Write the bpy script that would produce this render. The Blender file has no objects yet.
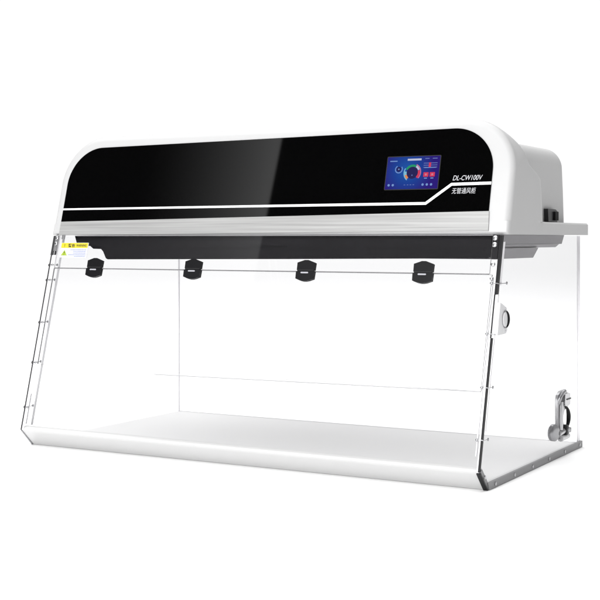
import bpy, bmesh, math
from mathutils import Vector, Matrix
C = bpy.context.scene.collection
PI = math.pi
# ---------------------------------------------------------------- dimensions (metres)
D, CH, H0, T, H = 0.5607, 0.0338, 0.0341, 0.1056, 0.4330
K = 0.2653                                  # lean of the front: metres back per metre up
FN = Vector((0, -1, K)).normalized()        # outward normal of the leaning front

def yf(z): return K * (z - H0)
def FP(x, z, off=0.0):                      # a point on the leaning front, lifted off it
    return Vector((x, yf(z), z)) + FN * off

# ---------------------------------------------------------------- materials
def mat(name, col, rough=0.4, metal=0.0, spec=0.5, noise=0.0, nscale=30, bump=0.0, emit=None, estr=1.0, stretch=None, coat=0):
    m = bpy.data.materials.new(name); m.use_nodes = True
    nt = m.node_tree; N = nt.nodes; L = nt.links
    b = N['Principled BSDF']
    b.inputs['Base Color'].default_value = (*col, 1)
    b.inputs['Roughness'].default_value = rough
    b.inputs['Metallic'].default_value = metal
    b.inputs['Specular IOR Level'].default_value = spec
    b.inputs['Coat Weight'].default_value = coat
    if emit:
        b.inputs['Emission Color'].default_value = (*emit, 1); b.inputs['Emission Strength'].default_value = estr
    if noise or bump:
        tc = N.new('ShaderNodeTexCoord'); mp = N.new('ShaderNodeMapping'); nz = N.new('ShaderNodeTexNoise')
        nz.inputs['Scale'].default_value = nscale; nz.inputs['Detail'].default_value = 5
        if stretch: mp.inputs['Scale'].default_value = stretch
        L.new(tc.outputs['Object'], mp.inputs['Vector']); L.new(mp.outputs['Vector'], nz.inputs['Vector'])
        if noise:
            mx = N.new('ShaderNodeMix'); mx.data_type = 'RGBA'
            mx.inputs['A'].default_value = (*[c * (1 - noise) for c in col], 1)
            mx.inputs['B'].default_value = (*[min(1, c * (1 + noise)) for c in col], 1)
            L.new(nz.outputs['Fac'], mx.inputs['Factor']); L.new(mx.outputs['Result'], b.inputs['Base Color'])
            mr = N.new('ShaderNodeMapRange'); mr.inputs['To Min'].default_value = rough * 0.85; mr.inputs['To Max'].default_value = min(1, rough * 1.15)
            L.new(nz.outputs['Fac'], mr.inputs['Value']); L.new(mr.outputs['Result'], b.inputs['Roughness'])
        if bump:
            bp = N.new('ShaderNodeBump'); bp.inputs['Strength'].default_value = bump; bp.inputs['Distance'].default_value = 0.001
            L.new(nz.outputs['Fac'], bp.inputs['Height']); L.new(bp.outputs['Normal'], b.inputs['Normal'])
    return m

def acrylic(name, tint=(0.995, 0.995, 0.997)):
    m = bpy.data.materials.new(name); m.use_nodes = True
    nt = m.node_tree; N = nt.nodes; L = nt.links; N.clear()
    out = N.new('ShaderNodeOutputMaterial'); mx = N.new('ShaderNodeMixShader')
    tr = N.new('ShaderNodeBsdfTransparent'); tr.inputs['Color'].default_value = (*tint, 1)
    gl = N.new('ShaderNodeBsdfGlossy'); gl.inputs['Roughness'].default_value = 0.0
    fr = N.new('ShaderNodeFresnel'); fr.inputs['IOR'].default_value = 1.42
    ge = N.new('ShaderNodeNewGeometry'); mt = N.new('ShaderNodeMath'); mt.operation = 'SUBTRACT'; mt.inputs[0].default_value = 1
    mu = N.new('ShaderNodeMath'); mu.operation = 'MULTIPLY'
    L.new(ge.outputs['Backfacing'], mt.inputs[1]); L.new(mt.outputs[0], mu.inputs[0]); L.new(fr.outputs[0], mu.inputs[1])
    L.new(mu.outputs[0], mx.inputs[0]); L.new(tr.outputs[0], mx.inputs[1]); L.new(gl.outputs[0], mx.inputs[2])
    L.new(mx.outputs[0], out.inputs[0])
    return m

M = dict(
    white=mat('white_paint', (0.47, 0.47, 0.472), 0.38, noise=0.012, nscale=6, bump=0.02),
    deck=mat('pale_deck_plastic', (0.69, 0.69, 0.69), 0.4, noise=0.015, nscale=7),
    tray=mat('white_base_plastic', (0.52, 0.52, 0.52), 0.33, noise=0.015, nscale=9),
    black=mat('black_glass', (0.0012, 0.0012, 0.0013), 0.015, spec=0.5),
    baffle=mat('black_baffle', (0.015, 0.0145, 0.016), 0.55, spec=0.08, noise=0.08, nscale=5, stretch=(1, 1, 12)),
    grey=mat('grey_tray_plastic', (0.17, 0.165, 0.175), 0.5, spec=0.3, noise=0.04, nscale=8),
    steel=mat('brushed_steel', (0.345, 0.345, 0.342), 0.42, metal=0.25, noise=0.38, nscale=5, stretch=(0.8, 60, 60)),
    line=mat('white_line', (0.85, 0.85, 0.85), 0.4),
    text=mat('white_print', (0.45, 0.45, 0.47), 0.5),
    hinge=mat('black_hinge_plastic', (0.005, 0.005, 0.006), 0.4, spec=0.2, noise=0.1),
    gasket=mat('black_gasket', (0.005, 0.005, 0.006), 0.4, spec=0.2),
    badge=mat('badge', (0.35, 0.35, 0.38), 0.35),
    chrome=mat('satin_chrome', (0.42, 0.42, 0.43), 0.28, metal=0.85, noise=0.05),
    screw=mat('screw_metal', (0.30, 0.30, 0.31), 0.3, metal=0.7),
    rail=mat('grey_rail', (0.19, 0.19, 0.195), 0.4, metal=0.2, noise=0.1, nscale=20),
    sw=mat('black_switch', (0.012, 0.012, 0.014), 0.3),
    acr=acrylic('clear_acrylic'),
    edge=mat('acrylic_edge', (0.75, 0.74, 0.77), 0.3),
    paleedge=mat('pale_acrylic_edge', (0.8, 0.79, 0.81), 0.3),
    frost=mat('frosted_band', (0.9, 0.9, 0.91), 0.4), darkrail=mat('dark_gasket', (0.03, 0.03, 0.032), 0.4),
    sashrim=mat('sash_rim', (0.36, 0.36, 0.37), 0.4),
    sashedge=mat('sash_edge', (0.22, 0.22, 0.23), 0.4),
    trim=mat('frosted_trim', (0.66, 0.66, 0.68), 0.4),
    port=mat('white_port_plastic', (0.66, 0.66, 0.67), 0.35),
    yellow=mat('yellow_label', (0.55, 0.47, 0.02), 0.5),
    lwhite=mat('label_paper', (0.56, 0.57, 0.64), 0.5),
    ink=mat('dark_ink', (0.03, 0.03, 0.02), 0.6),
    blueink=mat('blue_ink', (0.22, 0.25, 0.42), 0.6),
    green=mat('green_triangle', (0.30, 0.40, 0.03), 0.5),
)
def emis(name, col, s=1.0): return mat(name, (0, 0, 0), 0.5, spec=0.05, emit=col, estr=s)

# ---------------------------------------------------------------- builders
def link(name, bm, m, parent=None, smooth=None, m2=None):
    bmesh.ops.recalc_face_normals(bm, faces=bm.faces)
    me = bpy.data.meshes.new(name); bm.to_mesh(me); bm.free()
    me.materials.append(m)
    if m2: me.materials.append(m2)
    if smooth is not None:
        me.polygons.foreach_set('use_smooth', [True] * len(me.polygons))
        me.set_sharp_from_angle(angle=math.radians(smooth))
    o = bpy.data.objects.new(name, me); C.objects.link(o)
    if parent: o.parent = parent
    return o

def prism(bm, a, b, mi=0, side_mi=None):        # loft between two equal-length rings, with caps
    va = [bm.verts.new(p) for p in a]; vb = [bm.verts.new(p) for p in b]; n = len(a)
    f = bm.faces.new(va); f.material_index = mi
    f = bm.faces.new(vb[::-1]); f.material_index = mi
    for i in range(n):
        f = bm.faces.new((va[i], va[(i + 1) % n], vb[(i + 1) % n], vb[i])); f.material_index = mi if side_mi is None else side_mi
def fslab(bm, pts, o0, o1, **k):                # polygon (x, z) laid on the leaning front between two offsets
    prism(bm, [FP(x, z, o0) for x, z in pts], [FP(x, z, o1) for x, z in pts], **k)
def xslab(bm, pts, x0, x1, **k):                # polygon (y, z) given thickness along x
    prism(bm, [Vector((x0, y, z)) for y, z in pts], [Vector((x1, y, z)) for y, z in pts], **k)
def yslab(bm, pts, y0, y1, **k):                # polygon (x, z) given thickness along y
    prism(bm, [Vector((x, y0, z)) for x, z in pts], [Vector((x, y1, z)) for x, z in pts], **k)
def rect(a, b, c, d): return [(a, c), (b, c), (b, d), (a, d)]
def box(bm, x0, x1, y0, y1, z0, z1): xslab(bm, rect(y0, y1, z0, z1), x0, x1)
def bev(bm, w, seg=2, ang=30):
    es = [e for e in bm.edges if len(e.link_faces) == 2 and e.calc_face_angle(0) > math.radians(ang)]
    bmesh.ops.recalc_face_normals(bm, faces=bm.faces)
    bmesh.ops.bevel(bm, geom=es, offset=w, segments=seg, profile=0.5, affect='EDGES')
def rrect(x0, x1, z0, z1, r, n=6):
    P = []
    for cx, cz, a in ((x1 - r, z0 + r, -90), (x1 - r, z1 - r, 0), (x0 + r, z1 - r, 90), (x0 + r, z0 + r, 180)):
        for i in range(n + 1):
            t = math.radians(a + 90 * i / n); P.append((cx + r * math.cos(t), cz + r * math.sin(t)))
    return P
def disc(bm, c, ax, r, h, n=20, dome=0.0):      # short cylinder from c along ax, softened rim
    ax = Vector(ax).normalized(); u = ax.orthogonal().normalized(); v = ax.cross(u)
    rings = [(r, 0), (r, h * 0.75), (r * 0.88, h), (r * 0.45, h + dome)]
    vs = [[bm.verts.new(Vector(c) + ax * hh + (u * math.cos(2 * PI * i / n) + v * math.sin(2 * PI * i / n)) * rr) for i in range(n)] for rr, hh in rings]
    for a, b in zip(vs, vs[1:]):
        for i in range(n): bm.faces.new((a[i], a[(i + 1) % n], b[(i + 1) % n], b[i]))
    bm.faces.new(vs[0]); bm.faces.new(vs[-1])
def sweep(bm, path, r, n=10, flat=1.0, nrm=(1, 0, 0)):
    nrm = Vector(nrm); rr = []
    for i, p in enumerate(path):
        t = (Vector(path[min(i + 1, len(path) - 1)]) - Vector(path[max(i - 1, 0)])).normalized()
        s = t.cross(nrm).normalized(); ri = r[i] if isinstance(r, list) else r
        rr.append([bm.verts.new(Vector(p) + s * ri * math.cos(2 * PI * j / n) + nrm * ri * flat * math.sin(2 * PI * j / n)) for j in range(n)])
    for a, b in zip(rr, rr[1:]):
        for j in range(n): bm.faces.new((a[j], a[(j + 1) % n], b[(j + 1) % n], b[j]))
    bm.faces.new(rr[0]); bm.faces.new(rr[-1])
NB = bmesh.new
def sm(a, b, x):
    t = max(0, min(1, (x - a) / (b - a))); return t * t * (3 - 2 * t)

# ---------------------------------------------------------------- the thing
hood = bpy.data.objects.new('fume_hood', None); C.objects.link(hood)
hood.location = (0, 0, 0)
hood['label'] = 'white benchtop fume hood with black control panel, touchscreen and clear acrylic walls'
hood['category'] = 'fume hood'

# ---- housing: lofted shell with rim, lower rear box and flange
XL, XR, ZT, ZB, ZF, RC = -0.012, 1.012, 0.6440, 0.4338, 0.4578, 0.100
def outline(a, af, rcb=RC):
    xl, xr, zt = XL + a, XR - a, ZT - a; rc = rcb - a; fl, fr = XL + af, XR - af; zb = ZB + af
    P = [(fr, zb, 0), (fr, ZF - 0.003, 0), (fr - 0.003, ZF, 0)]
    NS = 34
    for i in range(NS): P.append((xr, ZF + 0.0006 + (zt - rc - ZF - 0.0006) * i / NS, 1))
    NA = 26
    for i in range(NA + 1):
        t = PI / 2 * i / NA; P.append((xr - rc + rc * math.cos(t), zt - rc + rc * math.sin(t), 1))
    for i in range(NA + 1):
        t = PI / 2 + PI / 2 * i / NA; P.append((xl + rc + rc * math.cos(t), zt - rc + rc * math.sin(t), 1))
    for i in range(NS - 1, -1, -1): P.append((xl, ZF + 0.0006 + (zt - rc - ZF - 0.0006) * i / NS, 1))
    P += [(fl + 0.003, ZF, 0), (fl, ZF - 0.003, 0), (fl, zb, 0)]
    return P
NPT = len(outline(0, 0)) - 5
def ring(a, af, t, dy=0, rear_a=0, rdy=0):
    R = []
    rcb = RC + (0.040 - RC) * sm(0.0, 0.16, t)
    for k_, (x, z, part) in enumerate(outline(a, af, rcb)):
        y0 = yf(z) + dy
        if part:
            y1 = 0.553 - 0.10 * (z - 0.47) + rdy
            y = y0 * (1 - t) + y1 * t
            drop = 0.0335 * sm(0.015, 0.17, t) * sm(0.50, 0.62, z)
            t0 = (0.37 - 0.65 * (z - 0.465)) * (1 - sm(0.545, 0.630, z))
            ins = 0.037 * sm(t0, t0 + 0.17, t) + rear_a
            s = 1 if x > 0.5 else -1
            w = min(1.0, abs(x - 0.5) / 0.40)
            x -= s * ins * w; z2 = z - drop - rear_a * sm(0.50, 0.62, z)
            R.append(Vector((x, y, z2)))
        else:
            g = sm(0.30, 0.42, t)
            if k_ == 2: x, z = XR - af - 0.003 * g, z
            if k_ == 2 + NPT: x = XL + af + 0.003 * g
            R.append(Vector((x, y0 * (1 - t) + 0.576 * t, z)))
    return R
bm = NB(); r = 0.012; rings = []
rings.append(ring(r, 0.006, 0, 0))
for i in range(1, 6):
    ph = PI / 2 * i / 5; rings.append(ring(r * (1 - math.sin(ph)), 0.006 * (1 - math.sin(ph)), 0, r * (1 - math.cos(ph))))
TN = 90
for i in range(1, TN + 1): rings.append(ring(0, 0, 0.94 * i / TN, r))
for i in range(1, 7):
    ph = PI / 2 * i / 6; rings.append(ring(0, 0, 0.94 + 0.06 * math.sin(ph) if i < 6 else 1, r, 0.032 * (1 - math.cos(ph))))
vs = [[bm.verts.new(p) for p in R] for R in rings]; n = len(vs[0])
for a, b in zip(vs, vs[1:]):
    for i in range(n): bm.faces.new((a[i], a[(i + 1) % n], b[(i + 1) % n], b[i]))
bm.faces.new(vs[0])
bm.faces.new(vs[-1][::-1])
housing = link('housing', bm, M['white'], hood, smooth=32)

# ---- black control panel on the leaning front
zt0, zt1 = 0.6185, 0.6275
def ztop(x): return zt0 + (zt1 - zt0) * (x - 0.01) / 0.962
def zst(x): return 0.4622 + 0.0128 * (x - 0.01) / 0.962           # panel bottom / trim top
def zsb(x): return 0.4337 + 0.0060 * (x - 0.01) / 0.962
xa, xb, rx, rz = 0.0100, 0.9725, 0.080, 0.078
pts = [(xa, zst(xa)), (xb, zst(xb))]
for i in range(25):
    t = PI / 2 * i / 24; x = xb - rx + rx * math.cos(t); pts.append((x, ztop(xb - rx) - rz + rz * math.sin(t)))
for i in range(25):
    t = PI / 2 + PI / 2 * i / 24; x = xa + rx + rx * math.cos(t); pts.append((x, ztop(xa + rx) - rz + rz * math.sin(t)))
bm = NB(); fslab(bm, pts, -0.001, 0.0016); panel = link('control_panel', bm, M['black'], hood)
# metal trim strip
bm = NB(); fslab(bm, [(xa + .001, zsb(xa)), (xb + .003, zsb(xb)), (xb + .001, zst(xb) - .0006), (xa + .001, zst(xa) - .0006)], -0.001, 0.0030)
bev(bm, 0.0006, 1); link('metal_trim', bm, M['steel'], hood)
# accent line
lw = 0.0024
cen = [(xa + .0003, 0.4884), (0.8498, 0.4898), (0.8968, 0.5238), (xb - .0003, 0.5246)]
up, lo = [], []
for i, (x, z) in enumerate(cen):
    ds = []
    if i > 0: ds.append((Vector(cen[i]) - Vector(cen[i - 1])).normalized())
    if i < 3: ds.append((Vector(cen[i + 1]) - Vector(cen[i])).normalized())
    d = sum(ds, Vector((0, 0))).normalized(); nn = Vector((-d.y, d.x)); w = lw / max(.5, nn.dot(Vector((-ds[0].y, ds[0].x))))
    if i in (0, 3): nn = Vector((0, 1))
    w *= (0.72 + 0.35 * x)
    up.append((x + nn.x * w, z + nn.y * w)); lo.append((x - nn.x * w, z - nn.y * w))
bm = NB(); fslab(bm, lo + up[::-1], 0.0012, 0.0022); link('accent_line', bm, M['line'], panel)

# ---- lettering
def letters(body, name, m, parent, x0, x1, zc, off, frame='front', bold=0.0, shear=0.0, xplane=1.0, height=None, extr=0.0):
    cu = bpy.data.curves.new(name, 'FONT'); cu.body = body; cu.size = 1; cu.shear = shear; cu.offset = bold
    cu.align_x = 'LEFT'; cu.extrude = 0
    t = bpy.data.objects.new('tmp', cu); C.objects.link(t)
    bpy.context.view_layer.update()
    dg = bpy.context.evaluated_depsgraph_get(); me = bpy.data.meshes.new_from_object(t.evaluated_get(dg))
    bpy.data.objects.remove(t); bpy.data.curves.remove(cu)
    if not me.vertices: return None
    xs = [v.co.x for v in me.vertices]; ys = [v.co.y for v in me.vertices]
    s = (x1 - x0) / (max(xs) - min(xs)); sy = height / (max(ys) - min(ys)) if height else s
    my = (max(ys) + min(ys)) / 2; mxn = min(xs)
    c = math.cos(math.atan(K))
    for v in me.vertices:
        X = x0 + (v.co.x - mxn) * s; Z = zc + (v.co.y - my) * sy * c
        v.co = FP(X, Z, off)
    me.materials.clear(); me.materials.append(m)
    o = bpy.data.objects.new(name, me); C.objects.link(o); o.parent = parent
    return o
letters('DL-CW100V', 'lettering', M['text'], panel, 0.8980, 0.9550, 0.5352, 0.0020, bold=0.004, shear=0.25, height=0.0094)
letters('无管通风柜', 'lettering', M['text'], panel, 0.8985, 0.9445, 0.5118, 0.0020, bold=0.0, shear=0.12, height=0.0112)

# ---- touchscreen
sx0, sx1, sz0, sz1 = 0.7645, 0.8695, 0.5168, 0.5768
bm = NB(); fslab(bm, rrect(sx0 - .0015, sx1 + .0015, sz0 - .0015, sz1 + .0015, .002), 0.0012, 0.0021)
ts = link('touchscreen', bm, M['sw'], hood)
scr = bpy.data.materials.new('screen_glow'); scr.use_nodes = True
nt = scr.node_tree; N = nt.nodes; L = nt.links; b = N['Principled BSDF']; b.inputs['Base Color'].default_value = (0, 0, 0, 1); b.inputs['Roughness'].default_value = .1
tc = N.new('ShaderNodeTexCoord'); ds = N.new('ShaderNodeVectorMath'); ds.operation = 'DISTANCE'
ds.inputs[1].default_value = FP(0.806, 0.552, 0.0026); cr = N.new('ShaderNodeValToRGB')
mu = N.new('ShaderNodeMath'); mu.operation = 'MULTIPLY'; mu.inputs[1].default_value = 16
L.new(tc.outputs['Object'], ds.inputs[0]); L.new(ds.outputs['Value'], mu.inputs[0]); L.new(mu.outputs[0], cr.inputs[0])
e = cr.color_ramp.elements; e[0].position = .1; e[0].color = (.018, .10, .42, 1); e[1].position = .85; e[1].color = (.030, .015, .22, 1)
e2 = cr.color_ramp.elements.new(.42); e2.color = (.016, .06, .34, 1)
L.new(cr.outputs[0], b.inputs['Emission Color']); b.inputs['Emission Strength'].default_value = .85
bm = NB(); fslab(bm, rect(sx0, sx1, sz0, sz1), 0.0019, 0.0024); link('screen_display', bm, scr, ts)
def SP(px, py): return (sx0 + (sx1 - sx0) * px, sz0 + (sz1 - sz0) * (1 - py))
def sarc(name, cx, cy, r0, r1, a0, a1, m, off=0.0027):
    bm = NB(); n = max(6, int(abs(a1 - a0) / 8)); W = sx1 - sx0; c = math.cos(math.atan(K))
    X, Z = SP(cx, cy); vi, vo = [], []
    for i in range(n + 1):
        t = math.radians(a0 + (a1 - a0) * i / n)
        vi.append(bm.verts.new(FP(X + r0 * W * math.cos(t), Z + r0 * W * c * math.sin(t), off)))
        vo.append(bm.verts.new(FP(X + r1 * W * math.cos(t), Z + r1 * W * c * math.sin(t), off)))
    for i in range(n): bm.faces.new((vi[i], vo[i], vo[i + 1], vi[i + 1]))
    return link(name, bm, m, ts)
def sbar(name, x0, x1, y0, y1, m, off=0.0027):
    bm = NB(); a = SP(x0, y1); b_ = SP(x1, y0); ps = rect(a[0], b_[0], a[1], b_[1])
    bm.faces.new([bm.verts.new(FP(x, z, off)) for x, z in ps]); return link(name, bm, m, ts)
E_ = dict(cy=emis('glow_cyan', (.25, .60, .80), .8), gr=emis('glow_green', (.02, .36, .16), .8), wh=emis('glow_white', (.62, .66, .85), .8),
          or_=emis('glow_orange', (.9, .30, .10), .8), rd=emis('glow_red', (.80, .05, .12), .8), pk=emis('glow_pink', (.72, .24, .38), .8),
          dk=emis('glow_navy', (.02, .015, .11), .8), bl=emis('glow_blue', (.16, .22, .55), .8), lb=emis('glow_light_blue', (.22, .38, .75), .8))
sarc('dial', .50, .50, 0, .112, 0, 360, E_['dk'])
sarc('gauge_ring', .50, .50, .150, .168, 150, 235, E_['cy']); sarc('gauge_ring', .50, .50, .152, .168, 20, 65, E_['pk']); sarc('gauge_ring', .50, .50, .152, .166, -40, 20, E_['pk'])
sarc('gauge_band', .50, .50, .108, .148, 62, 152, E_['gr'], .0029); sarc('gauge_band', .50, .50, .108, .148, 170, 198, E_['cy'], .0029)
sarc('gauge_band', .50, .50, .108, .148, 198, 232, E_['or_'], .0029); sarc('gauge_band', .50, .50, .112, .148, 22, 60, E_['wh'], .0029)
sarc('gauge_band', .50, .50, .108, .148, -45, 18, E_['rd'], .0029)
sarc('small_dial', .235, .385, 0, .045, 0, 360, E_['dk']); sarc('small_ring', .235, .385, .058, .074, 120, 400, E_['lb'])
sarc('dial_needle', .235, .385, 0, .014, 0, 360, E_['lb'], .0030); sarc('dial_needle', .50, .58, 0, .012, 0, 360, E_['bl'], .0030)
sbar('title_bar', .385, .65, .065, .125, E_['wh']); sbar('menu_text', .05, .19, .115, .145, E_['lb']); sbar('menu_text', .72, .80, .06, .085, E_['bl']); sbar('menu_text', .86, .95, .06, .085, E_['bl'])
for y in (.205, .27, .335): sbar('readout_row', .70, .96, y, y + .022, E_['bl'])
sbar('readout_value', .80, .84, .20, .34, E_['rd'], .0029); sbar('readout_row', .72, .94, .345, .365, E_['lb'])
for x in (.715, .835):
    sbar('red_button', x, x + .095, .50, .635, E_['rd']); sbar('button_icon', x + .03, x + .065, .54, .60, E_['pk'], .0029); sbar('button_text', x + .02, x + .075, .665, .695, E_['lb'])
for x in (.07, .15, .72, .80, .88): sarc('menu_icon', x, .875, 0, .022, 0, 360, E_['lb']);
for x in (.36, .42, .475, .53): sbar('status_text', x, x + .03, .865, .885, E_['bl'])

# ---- power switch on the right of the rear box
bm = NB(); xslab(bm, [(0.408, 0.4600), (0.462, 0.4592), (0.464, 0.4805), (0.452, 0.4845), (0.405, 0.4850)], 0.968, 0.984); bev(bm, 0.002, 2)
sw = link('power_switch', bm, M['sw'], hood, smooth=40)
bm = NB(); xslab(bm, rect(0.440, 0.460, 0.4625, 0.4800), 0.9842, 0.9875); bev(bm, 0.0012, 2); link('rocker', bm, M['baffle'], sw)

# ---- filter trays under the housing
def taper_tray(x0, x1, y0, y1, zt, zb, s):
    bm = NB(); prism(bm, [Vector((x0 + s, y0, zb)), Vector((x1 - s, y0, zb)), Vector((x1 - s, y1 - s, zb)), Vector((x0 + s, y1 - s, zb))],
                     [Vector((x0, y0, zt)), Vector((x1, y0, zt)), Vector((x1, y1, zt)), Vector((x0, y1, zt))]); bev(bm, .0022, 3); return bm
o = link('filter_tray', taper_tray(0.012, 0.977, 0.162, 0.528, 0.4336, 0.4158, 0.004), M['grey'], hood, smooth=35)
link('tray_step', taper_tray(0.05, 0.974, 0.1625, 0.505, 0.4156, 0.4092, 0.006), M['grey'], o, smooth=35)
link('tray_step', taper_tray(0.084, 0.972, 0.163, 0.383, 0.4090, 0.3895, 0.008), M['grey'], o, smooth=35)
# black stepped baffle in front of the trays
ps = [(0.020, 0.4335), (0.026, 0.4150), (0.032, 0.4115), (0.062, 0.4108), (0.070, 0.4050), (0.091, 0.4045), (0.0965, 0.3990), (0.1035, 0.3850), (0.1085, 0.3828),
      (0.55, 0.3868), (0.9600, 0.3912), (0.9640, 0.3940), (0.966, 0.4335)]
bm = NB(); yslab(bm, ps, 0.1450, 0.1618); bev(bm, .0012, 2)
bf = link('filter_baffle', bm, M['baffle'], hood, smooth=35)
bm = NB(); yslab(bm, [(0.115, 0.4062), (0.955, 0.4092), (0.955, 0.4080), (0.115, 0.4050)], 0.1440, 0.1455); link('baffle_ridge', bm, M['baffle'], bf)
bm = NB(); yslab(bm, rect(0.475, 0.545, 0.4095, 0.4125), 0.1443, 0.1455); link('baffle_slot', bm, M['gasket'], bf)

# ---- acrylic side panels with gaskets, clips, rails
side_pts = [(CH, 0.0), (0.0, H0), (yf(H - .001), H - .001), (D, H - .001), (D, 0.0)]
def edge_strip(bm, y_off0, y_off1, z0, z1, x0, x1):
    xslab(bm, [(yf(z0) + y_off0, z0), (yf(z0) + y_off1, z0), (yf(z1) + y_off1, z1), (yf(z1) + y_off0, z1)], x0, x1)
def side(right):
    X = 1.0 if right else 0.0; s = 1 if right else -1
    def xs(a, b): return (X + s * a, X + s * b) if right else (X + s * b, X + s * a)
    bm = NB(); xslab(bm, side_pts, *xs(-0.005, 0.0), side_mi=1)
    p = link('side_panel', bm, M['acr'], hood, m2=M['paleedge'])
    # front gasket
    if right:
        bm = NB(); edge_strip(bm, -0.002, 0.0065, 0.3300, 0.4325, 0.9975, 1.0022); edge_strip(bm, -0.002, 0.0022, H0 + .001, 0.2560, 0.9980, 1.0016)
        edge_strip(bm, -0.002, 0.0028, 0.2560, 0.3300, 0.9972, 0.9990)
        link('gasket', bm, M['gasket'], p)
        bm = NB(); edge_strip(bm, 0.0070, 0.0190, 0.345, 0.4210, 1.0001, 1.0012); edge_strip(bm, 0.0105, 0.0125, 0.10, 0.345, 1.0001, 1.0010); link('frosted_strip', bm, M['paleedge'], p)
    else:
        bm = NB(); edge_strip(bm, -0.002, 0.001, H0, 0.3920, -0.0018, 0.0000); edge_strip(bm, -0.002, 0.012, 0.3920, 0.4325, -0.0030, 0.0040)
        link('gasket', bm, M['darkrail'], p)
        bm = NB(); edge_strip(bm, 0.0262, 0.0328, H0 + .006, 0.4320, -0.0012, -0.0001); link('frosted_strip', bm, M['frost'], p)
        bm = NB(); edge_strip(bm, 0.010, 0.0125, H0 + .01, 0.105, -0.0010, -0.0001); link('frosted_strip', bm, M['trim'], p)
    # bottom chamfer strip and bottom rail
    a = Vector((CH, 0)); b_ = Vector((0, H0)); nn = Vector((-H0, -CH)).normalized()
    def chs(o0, o1, x0, x1, m, nm):
        bm = NB(); q = [b_ + nn * o0, a + nn * o0, a + nn * o1, b_ + nn * o1]; xslab(bm, [(v.x, v.y) for v in q], x0, x1); return link(nm, bm, m, p)
    if right:
        chs(0.0002, 0.0030, 0.9955, 1.0035, M['gasket'], 'chamfer_gasket'); chs(-0.0075, 0.0001, 1.0002, 1.0034, M['rail'], 'chamfer_strip')
        bm = NB(); xslab(bm, [(CH + .001, 0.0), (CH - .006, .0125), (D, .0125), (D, 0.0)], 1.0003, 1.0052); bev(bm, .0008, 1)
        rl = link('bottom_rail', bm, M['rail'], p)
        for i in range(6):
            bm = NB(); y = 0.062 + i * 0.0955; disc(bm, (1.0053, y, .0066), (1, 0, 0), 0.0036, 0.0012, 14, .0003); link('rail_screw', bm, M['chrome'], p, smooth=40)
        bm = NB(); disc(bm, (1.0035, .016, .0245), (1, 0, 0), 0.0036, 0.0014, 14, .0003); link('rail_screw', bm, M['chrome'], p, smooth=40)
    else:
        chs(0.0002, 0.0022, -0.0015, 0.0020, M['screw'], 'chamfer_gasket')
        bm = NB(); xslab(bm, [(CH + .001, 0.0), (CH - .004, .0055), (D, .0055), (D, 0.0)], -0.003, -0.0003); link('bottom_rail', bm, M['tray'], p)
    # clips that hold the sash to the side
    zz = (0.3485, 0.2622, 0.1725, 0.0866) if right else (0.3705, 0.3390, 0.2512, 0.1690, 0.0790)
    for z in zz:
        bm = NB()
        yo = 0.040 if (right and z > .3) else (0.019 if right else 0.030)
        x_in = X - s * 0.0125
        fslab(bm, rect(*sorted((x_in, X + s * 0.0022)), z - .0006, z + .0006), 0.0021, 0.0034)
        y = yf(z); xslab(bm, rect(y - .003, y + yo, z - .0006, z + .0006), *xs(0.0024, 0.0036))
        cl = link('corner_clip', bm, M['chrome'], p)
        bm = NB(); disc(bm, FP(X - s * 0.0085, z, 0.0034), FN, 0.0025, 0.0014, 14, .0004); link('clip_screw', bm, M['screw'], p, smooth=40)
        bm = NB(); disc(bm, (X + s * 0.0036, y + yo - .003, z), (s, 0, 0), 0.0028, 0.0014, 14, .0004); link('clip_screw', bm, M['screw'], p, smooth=40)
        if not right: bm = NB(); disc(bm, (X - .0036, y + .0015, z), (-1, 0, 0), 0.0028, 0.0016, 14, .0004); link('clip_screw', bm, M['gasket'], p, smooth=40)
    return p
pr = side(True); pl = side(False)
for z in (0.4266, 0.4150, 0.3810, 0.3560):
    bm = NB(); disc(bm, FP(0.9905, z, 0.0034), FN, 0.0046 if z > .36 else .003, 0.0018, 18, .0006); link('bracket_screw', bm, M['chrome'], pr, smooth=40)
bm = NB(); fslab(bm, rect(0.9860, 0.9968, 0.3905, 0.4325), -0.0008, 0.0030); link('screw_bracket', bm, M['baffle'], pr)
bm = NB(); fslab(bm, rect(0.0035, 0.012, 0.4000, 0.4325), -0.0008, 0.0030); link('screw_bracket', bm, M['rail'], pl)
for z in (0.4266, 0.4150):
    bm = NB(); disc(bm, FP(0.0085, z, 0.0032), FN, 0.0040, 0.0018, 18, .0006); link('bracket_screw', bm, M['chrome'], pl, smooth=40)
bm = NB(); fslab(bm, rect(0.021, 0.029, 0.4245, 0.4325), 0.0022, 0.0040); link('screw_bracket', bm, M['rail'], pl)

# ---- back panel
bm = NB(); yslab(bm, rect(0.0052, 0.9948, 0.0085, H - .001), D - 0.0045, D, side_mi=1); link('back_panel', bm, M['acr'], hood, m2=M['edge'])

# ---- upper fixed window and lower hinged sash
bm = NB(); fslab(bm, rect(0.0125, 0.9850, 0.3652, H - .0005), -0.0015, 0.0020, side_mi=1); win = link('upper_window', bm, M['acr'], hood, m2=M['paleedge'])
bm = NB(); fslab(bm, rect(0.0125, 0.9900, 0.1665, 0.3636), -0.0015, 0.0020, side_mi=1); sash = link('sash', bm, M['acr'], hood, m2=M['sashedge'])
bm = NB(); fslab(bm, [(0.3100, 0.1600), (0.9890, 0.1652), (0.9890, 0.1664), (0.3100, 0.1612)], -0.0018, 0.0024); link('sash_lower_edge', bm, M['sashrim'], sash)
# thin shadow gap strip where the two panels meet
bm = NB(); fslab(bm, rect(0.0130, 0.9840, 0.3637, 0.3651), -0.0010, 0.0012); link('seam_strip', bm, M['rail'], win)
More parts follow.
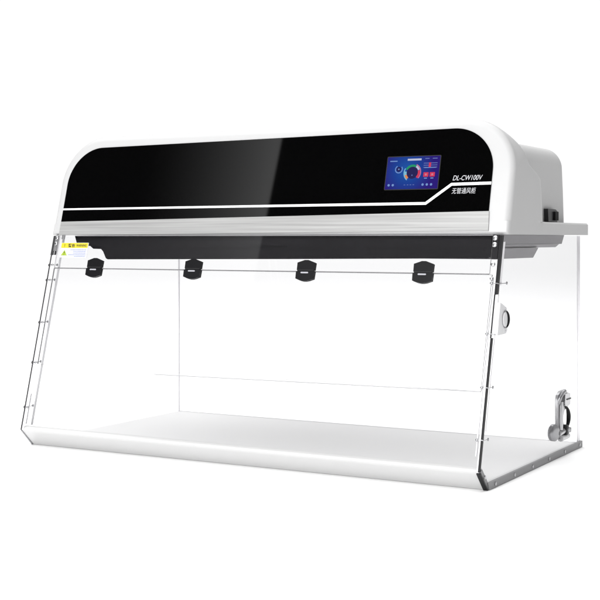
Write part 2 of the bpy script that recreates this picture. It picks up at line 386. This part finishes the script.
# lower corner guide strips seen right of the sash
bm = NB(); fslab(bm, rect(0.9905, 0.9925, 0.060, 0.3600), -0.0015, 0.0012); link('guide_strip', bm, M['trim'], sash)

# ---- four black hinges
def hinge(xc):
    h = bpy.data.objects.new('hinge', None); C.objects.link(h); h.parent = hood; h.location = FP(xc, 0.3652, 0)
    w = 0.0188; zc = 0.3645
    top = [(-w, .0012), (w, .0012), (w + .0004, .0150), (w * .45, .0185), (0.004, .0200), (-.004, .0200), (-w * .45, .0185), (-w - .0004, .0150)]
    bot = [(-w - .0006, -.0012), (w + .0006, -.0012), (w, -.0150), (w * .5, -.0182), (.003, -.0194), (-.003, -.0194), (-w * .5, -.0182), (-w, -.0150)]
    for q, th in ((top, .0082), (bot, .0095)):
        bm = NB(); fslab(bm, [(xc + a, zc + b) for a, b in q], 0.0021, th); bev(bm, .0014, 3, 40)
        lf = link('leaf', bm, M['hinge'], h, smooth=35); lf.matrix_parent_inverse = Matrix.Translation(-h.location)
    bm = NB(); a = FP(xc - w * .92, zc, .0062); b = FP(xc + w * .92, zc, .0062); sweep(bm, [a, b], .0026, 12, nrm=(0, 0, 1))
    o = link('pin', bm, M['hinge'], h, smooth=40); o.matrix_parent_inverse = Matrix.Translation(-h.location)
    bm = NB(); fslab(bm, rrect(xc - .0088, xc + .0072, zc - .0052, zc - .0026, .001, 3), .0094, .0100)
    o = link('badge', bm, M['badge'], h); o.matrix_parent_inverse = Matrix.Translation(-h.location)
    h['group_note'] = ''; del h['group_note']
for x in (0.1238, 0.3680, 0.6225, 0.8618): hinge(x)

# ---- warning sticker on the upper window
bm = NB(); fslab(bm, rrect(0.0225, 0.0950, 0.3862, 0.4172, .0015, 3), 0.0022, 0.0028); st = link('warning_sticker', bm, M['lwhite'], hood)
bm = NB(); fslab(bm, rrect(0.0235, 0.0940, 0.4062, 0.4166, .001, 2), 0.0029, 0.0031); link('sticker_header', bm, M['yellow'], st)
letters('警告', 'header_text', M['ink'], st, 0.0420, 0.0600, 0.4113, 0.0034, bold=.02, height=.0075)
letters('WARNING', 'header_text', M['ink'], st, 0.0635, 0.0905, 0.4113, 0.0034, bold=.012, height=.0052)
letters('!', 'header_text', M['ink'], st, 0.0320, 0.0334, 0.4113, 0.0034, height=.006)
bm = NB(); fslab(bm, [(0.0260, 0.3905), (0.0420, 0.3905), (0.0340, 0.4020)], 0.0029, 0.0031); link('warning_triangle', bm, M['green'], st)
letters('!', 'triangle_mark', M['ink'], st, 0.0333, 0.0350, 0.3952, 0.0034, height=.0072)
import random; random.seed(4)
bm = NB()
for i, (z, xs0) in enumerate(((0.4025, .050), (0.3990, .058), (0.3955, .058), (0.3920, .046), (0.3888, .062))):
    x = xs0
    while x < 0.0900:
        w = random.uniform(.0016, .0042); fslab(bm, rect(x, min(.091, x + w), z - .0007, z + .0007), 0.0029, 0.0031); x += w + .0012
link('fine_print', bm, M['blueink'], st)

# ---- base tray
bm = NB(); box(bm, 0.0052, 0.9948, CH + .004, D - .001, 0.0, 0.0080); base = link('base_tray', bm, M['deck'], hood)
prof = [(CH, 0.0), (CH - .0012, 0.0012), (CH - .0022, 0.0022), (0.0030, H0 - .0040), (0.0012, H0 - .0022), (0.0002, H0 + .0008), (0.0020, H0 + .0042), (0.0055, H0 + .0062), (0.0115, H0 + .0072), (0.0190, H0 + .0065), (0.0250, H0 + .0035),
        (0.0300, H0 - .004), (0.0345, H0 - .016), (0.0400, 0.0110), (0.0440, 0.0084), (0.0440, 0.0081), (CH + .0036, 0.0081), (CH + .0036, 0.0)]
bm = NB(); xslab(bm, prof, 0.0004, 0.9948); link('front_lip', bm, M['tray'], base, smooth=28)

# ---- white cable port on the right panel
bm = NB(); xslab(bm, [(0.0905, 0.2600), (0.132, 0.2610), (0.1385, 0.2660), (0.1400, 0.2960), (0.1350, 0.3060), (0.1180, 0.3120), (0.1050, 0.3160), (0.0975, 0.2900)], 1.0006, 1.0072)
bev(bm, .0028, 3); cp = link('cable_port', bm, M['port'], hood, smooth=45)
def ellipse(cy, cz, ry, rz, x, n=28, a0=0, a1=360, tilt=0):
    return [Vector((x, cy + ry * math.cos(math.radians(a0 + (a1 - a0) * i / n)) + tilt * math.sin(math.radians(a0 + (a1 - a0) * i / n)), cz + rz * math.sin(math.radians(a0 + (a1 - a0) * i / n)))) for i in range(n + (0 if a1 - a0 == 360 else 1))]
bm = NB(); prism(bm, ellipse(.128, .2860, .0130, .0155, 1.0068), ellipse(.128, .2860, .0130, .0155, 1.0088)); link('port_collar', bm, M['rail'], cp, smooth=40)
bm = NB(); prism(bm, ellipse(.1235, .2860, .0098, .0128, 1.0082), ellipse(.1235, .2860, .0098, .0128, 1.0098)); link('port_plug', bm, M['port'], cp, smooth=40)
bm = NB(); sweep(bm, ellipse(.1285, .2860, .0085, .0145, 1.0086, 18, -75, 75), [.0012 + .0028 * math.sin(PI * i / 18) for i in range(19)], 10); link('port_grommet', bm, M['gasket'], cp, smooth=60)
for y, z in ((.131, .2650), (.130, .3040)):
    bm = NB(); disc(bm, (1.0073, y, z), (1, 0, 0), .0022, .0008, 12); link('port_screw', bm, M['trim'], cp, smooth=40)

cp.location = (0, -0.024, 0)
# ---- chrome outlet fitting on the right panel
def ystad(y0, y1, z0, z1, r, n=8): return rrect(y0, y1, z0, z1, r, n)
bm = NB()
outer = [(0.4150, 0.0360), (0.4100, 0.0500), (0.4080, 0.1120), (0.4130, 0.1225), (0.4260, 0.1280), (0.4500, 0.1290), (0.4680, 0.1240), (0.4760, 0.1160), (0.4780, 0.0950),
         (0.4640, 0.0915), (0.4520, 0.0890), (0.4440, 0.0800), (0.4420, 0.0700), (0.4460, 0.0610), (0.4540, 0.0560), (0.4700, 0.0520), (0.4790, 0.0440), (0.4740, 0.0360), (0.4400, 0.0320)]
xslab(bm, outer, 1.0004, 1.0060); bev(bm, .0018, 2, 50)
op = link('outlet_fitting', bm, M['chrome'], hood, smooth=40)
bm = NB(); xslab(bm, rrect(0.436, 0.470, 0.098, 0.122, .006, 4), 1.0055, 1.0120); bev(bm, .002, 2, 50); link('outlet_cap', bm, M['chrome'], op, smooth=40)
bm = NB(); xslab(bm, rrect(0.446, 0.472, 0.1095, 0.1120, .0008, 2), 1.0118, 1.0130); link('cap_slot', bm, M['gasket'], op)
bm = NB(); sweep(bm, [(1.004, .4135, .104), (1.009, .4120, .117), (1.011, .420, .1255), (1.011, .436, .1285)], .0042, 10); link('outlet_loop', bm, M['screw'], op, smooth=60)
bm = NB(); sweep(bm, [(1.0065, .4250, .046), (1.0075, .4240, .080), (1.0075, .4260, .108)], [.0075, .0065, .0060], 12, flat=.6); link('outlet_arm', bm, M['chrome'], op, smooth=60)
bm = NB(); sweep(bm, ellipse(.4470, .0735, .0250, .0230, 1.0075, 20, -72, 75), [0.0012 + .0032 * math.sin(PI * i / 20) for i in range(21)], 10); link('hose_ring', bm, M['gasket'], op, smooth=60)
bm = NB(); disc(bm, (1.0005, .3920, .0520), (1, -.25, 0), .0165, .0080, 28, .001); link('round_knob', bm, M['screw'], op, smooth=40)
bm = NB(); sweep(bm, [(1.009, .405, .050), (1.008, .410, .048), (1.008, .436, .050)], .0055, 12); link('knob_stem', bm, M['chrome'], op, smooth=60)
bm = NB(); disc(bm, (1.0060, .4470, .0510), (1, 0, 0), .0105, .0080, 22, .001); link('outlet_collar', bm, M['gasket'], op, smooth=40)
bm = NB(); disc(bm, (1.0140, .4490, .0510), (1, 0, 0), .0058, .0025, 18, .0006); link('collar_cap', bm, M['screw'], op, smooth=40)
bm = NB(); sweep(bm, [(1.012, .452, .0510), (1.012, .464, .0495)], .0022, 8); disc(bm, (1.0095, .4660, .0490), (1, 0, 0), .0052, .0045, 14, .0005); link('wing_screw', bm, M['screw'], op, smooth=50)
bm = NB(); sweep(bm, [(1.0065, .424, .0365), (1.0065, .470, .0365)], [.0062, .0055], 10); link('outlet_foot', bm, M['port'], op, smooth=50)

op.location = (0, -0.011, 0)
# ---------------------------------------------------------------- white studio floor
bm = NB(); n = 96; bm.faces.new([bm.verts.new((0.5 + 3.2 * math.cos(2 * PI * i / n), 0.3 + 3.2 * math.sin(2 * PI * i / n), -0.0006)) for i in range(n)])
fl = link('floor', bm, mat('white_sweep', (0.92, 0.92, 0.92), 0.9, spec=0.0, noise=0.004, nscale=2)); fl['kind'] = 'structure'

# ---------------------------------------------------------------- studio surroundings (world) and lamps
W = bpy.data.worlds.new('World'); bpy.context.scene.world = W; W.use_nodes = True
nt = W.node_tree; N = nt.nodes; L = nt.links; N.clear()
out = N.new('ShaderNodeOutputWorld'); bg = N.new('ShaderNodeBackground'); L.new(bg.outputs[0], out.inputs[0])
tc = N.new('ShaderNodeTexCoord')
def dot(v):
    d = N.new('ShaderNodeVectorMath'); d.operation = 'DOT_PRODUCT'; L.new(tc.outputs['Generated'], d.inputs[0]); d.inputs[1].default_value = v; return d.outputs['Value']
def mr(src, a, b, c, d, kind='SMOOTHSTEP'):
    m = N.new('ShaderNodeMapRange'); m.interpolation_type = kind; m.inputs['From Min'].default_value = a; m.inputs['From Max'].default_value = b
    m.inputs['To Min'].default_value = c; m.inputs['To Max'].default_value = d; L.new(src, m.inputs['Value']); return m.outputs['Result']
def op2(k, a, b):
    m = N.new('ShaderNodeMath'); m.operation = k
    for i, v in enumerate((a, b)):
        if isinstance(v, (int, float)): m.inputs[i].default_value = v
        else: L.new(v, m.inputs[i])
    return m.outputs[0]
BACK, TOP, RIGHT, SOFT = 1.03, 3.2, 0.05, 1.10
back = op2('MULTIPLY', mr(dot((0, 1, 0)), 0.05, 0.35, 0, BACK), mr(dot((1, 0, 0)), -0.1, 0.3, 1, 0.45))
back = op2('MULTIPLY', back, mr(dot((0, 0, -1)), 0.02, 0.085, 1, 1.36))
top = op2('MULTIPLY', mr(dot((0, 0, 1)), 0.56, 0.70, 0, TOP), mr(dot((1, 0, 0)), 0.0, 0.45, 1, 0.25))
right = mr(dot((1, 0, 0)), 0.1, 0.6, 0, RIGHT)
sd = dot((0.8401, -0.5365, 0.0805))
soft = op2('MULTIPLY', op2('POWER', mr(sd, -0.105, -0.004, 0, SOFT, 'LINEAR'), 2.1), mr(sd, -0.0015, 0.0015, 1, 0))
soft = op2('MULTIPLY', soft, mr(dot((0, 0, 1)), 0.56, 0.60, 1, 0)); soft = op2('MULTIPLY', soft, mr(dot((0, 0, 1)), 0.15, 0.2, 0, 1))
soft = op2('MULTIPLY', soft, mr(dot((0, 1, 0)), -0.3, -0.4, 0, 1))
tot = op2('ADD', op2('ADD', op2('MAXIMUM', back, top), right), op2('ADD', soft, 0.008))
L.new(tot, bg.inputs['Strength']); bg.inputs['Color'].default_value = (1, 1, 1, 1)

def area(name, loc, tgt, size, power, sy=None):
    l = bpy.data.lights.new(name, 'AREA'); l.energy = power; l.size = size; l.color = (1, 1, 1)
    if sy: l.shape = 'RECTANGLE'; l.size_y = sy
    o = bpy.data.objects.new(name, l); C.objects.link(o); o.location = loc
    o.rotation_euler = (Vector(tgt) - Vector(loc)).to_track_quat('-Z', 'Y').to_euler(); return o
area('key_lamp', (0.7, -4.0, 1.3), (0.5, 0.1, 0.4), 1.2, 165)

# ---------------------------------------------------------------- camera
cam = bpy.data.cameras.new('camera'); co = bpy.data.objects.new('camera', cam); C.objects.link(co)
co.location = (1.79695, -2.02859, 0.42641); co.rotation_euler = (PI / 2, 0, math.radians(29.3593))
cam.sensor_width = 36; cam.lens = 77.3796; cam.shift_y = -0.10219; cam.clip_end = 100; cam.clip_start = 0.05
S = bpy.context.scene; S.camera = co
S.render.engine = 'CYCLES'; S.render.resolution_x = 1024; S.render.resolution_y = 1024
S.cycles.transparent_max_bounces = 24; S.cycles.max_bounces = 12
S.view_settings.view_transform = 'Standard'; S.view_settings.look = 'None'; S.view_settings.exposure = 0; S.view_settings.gamma = 1
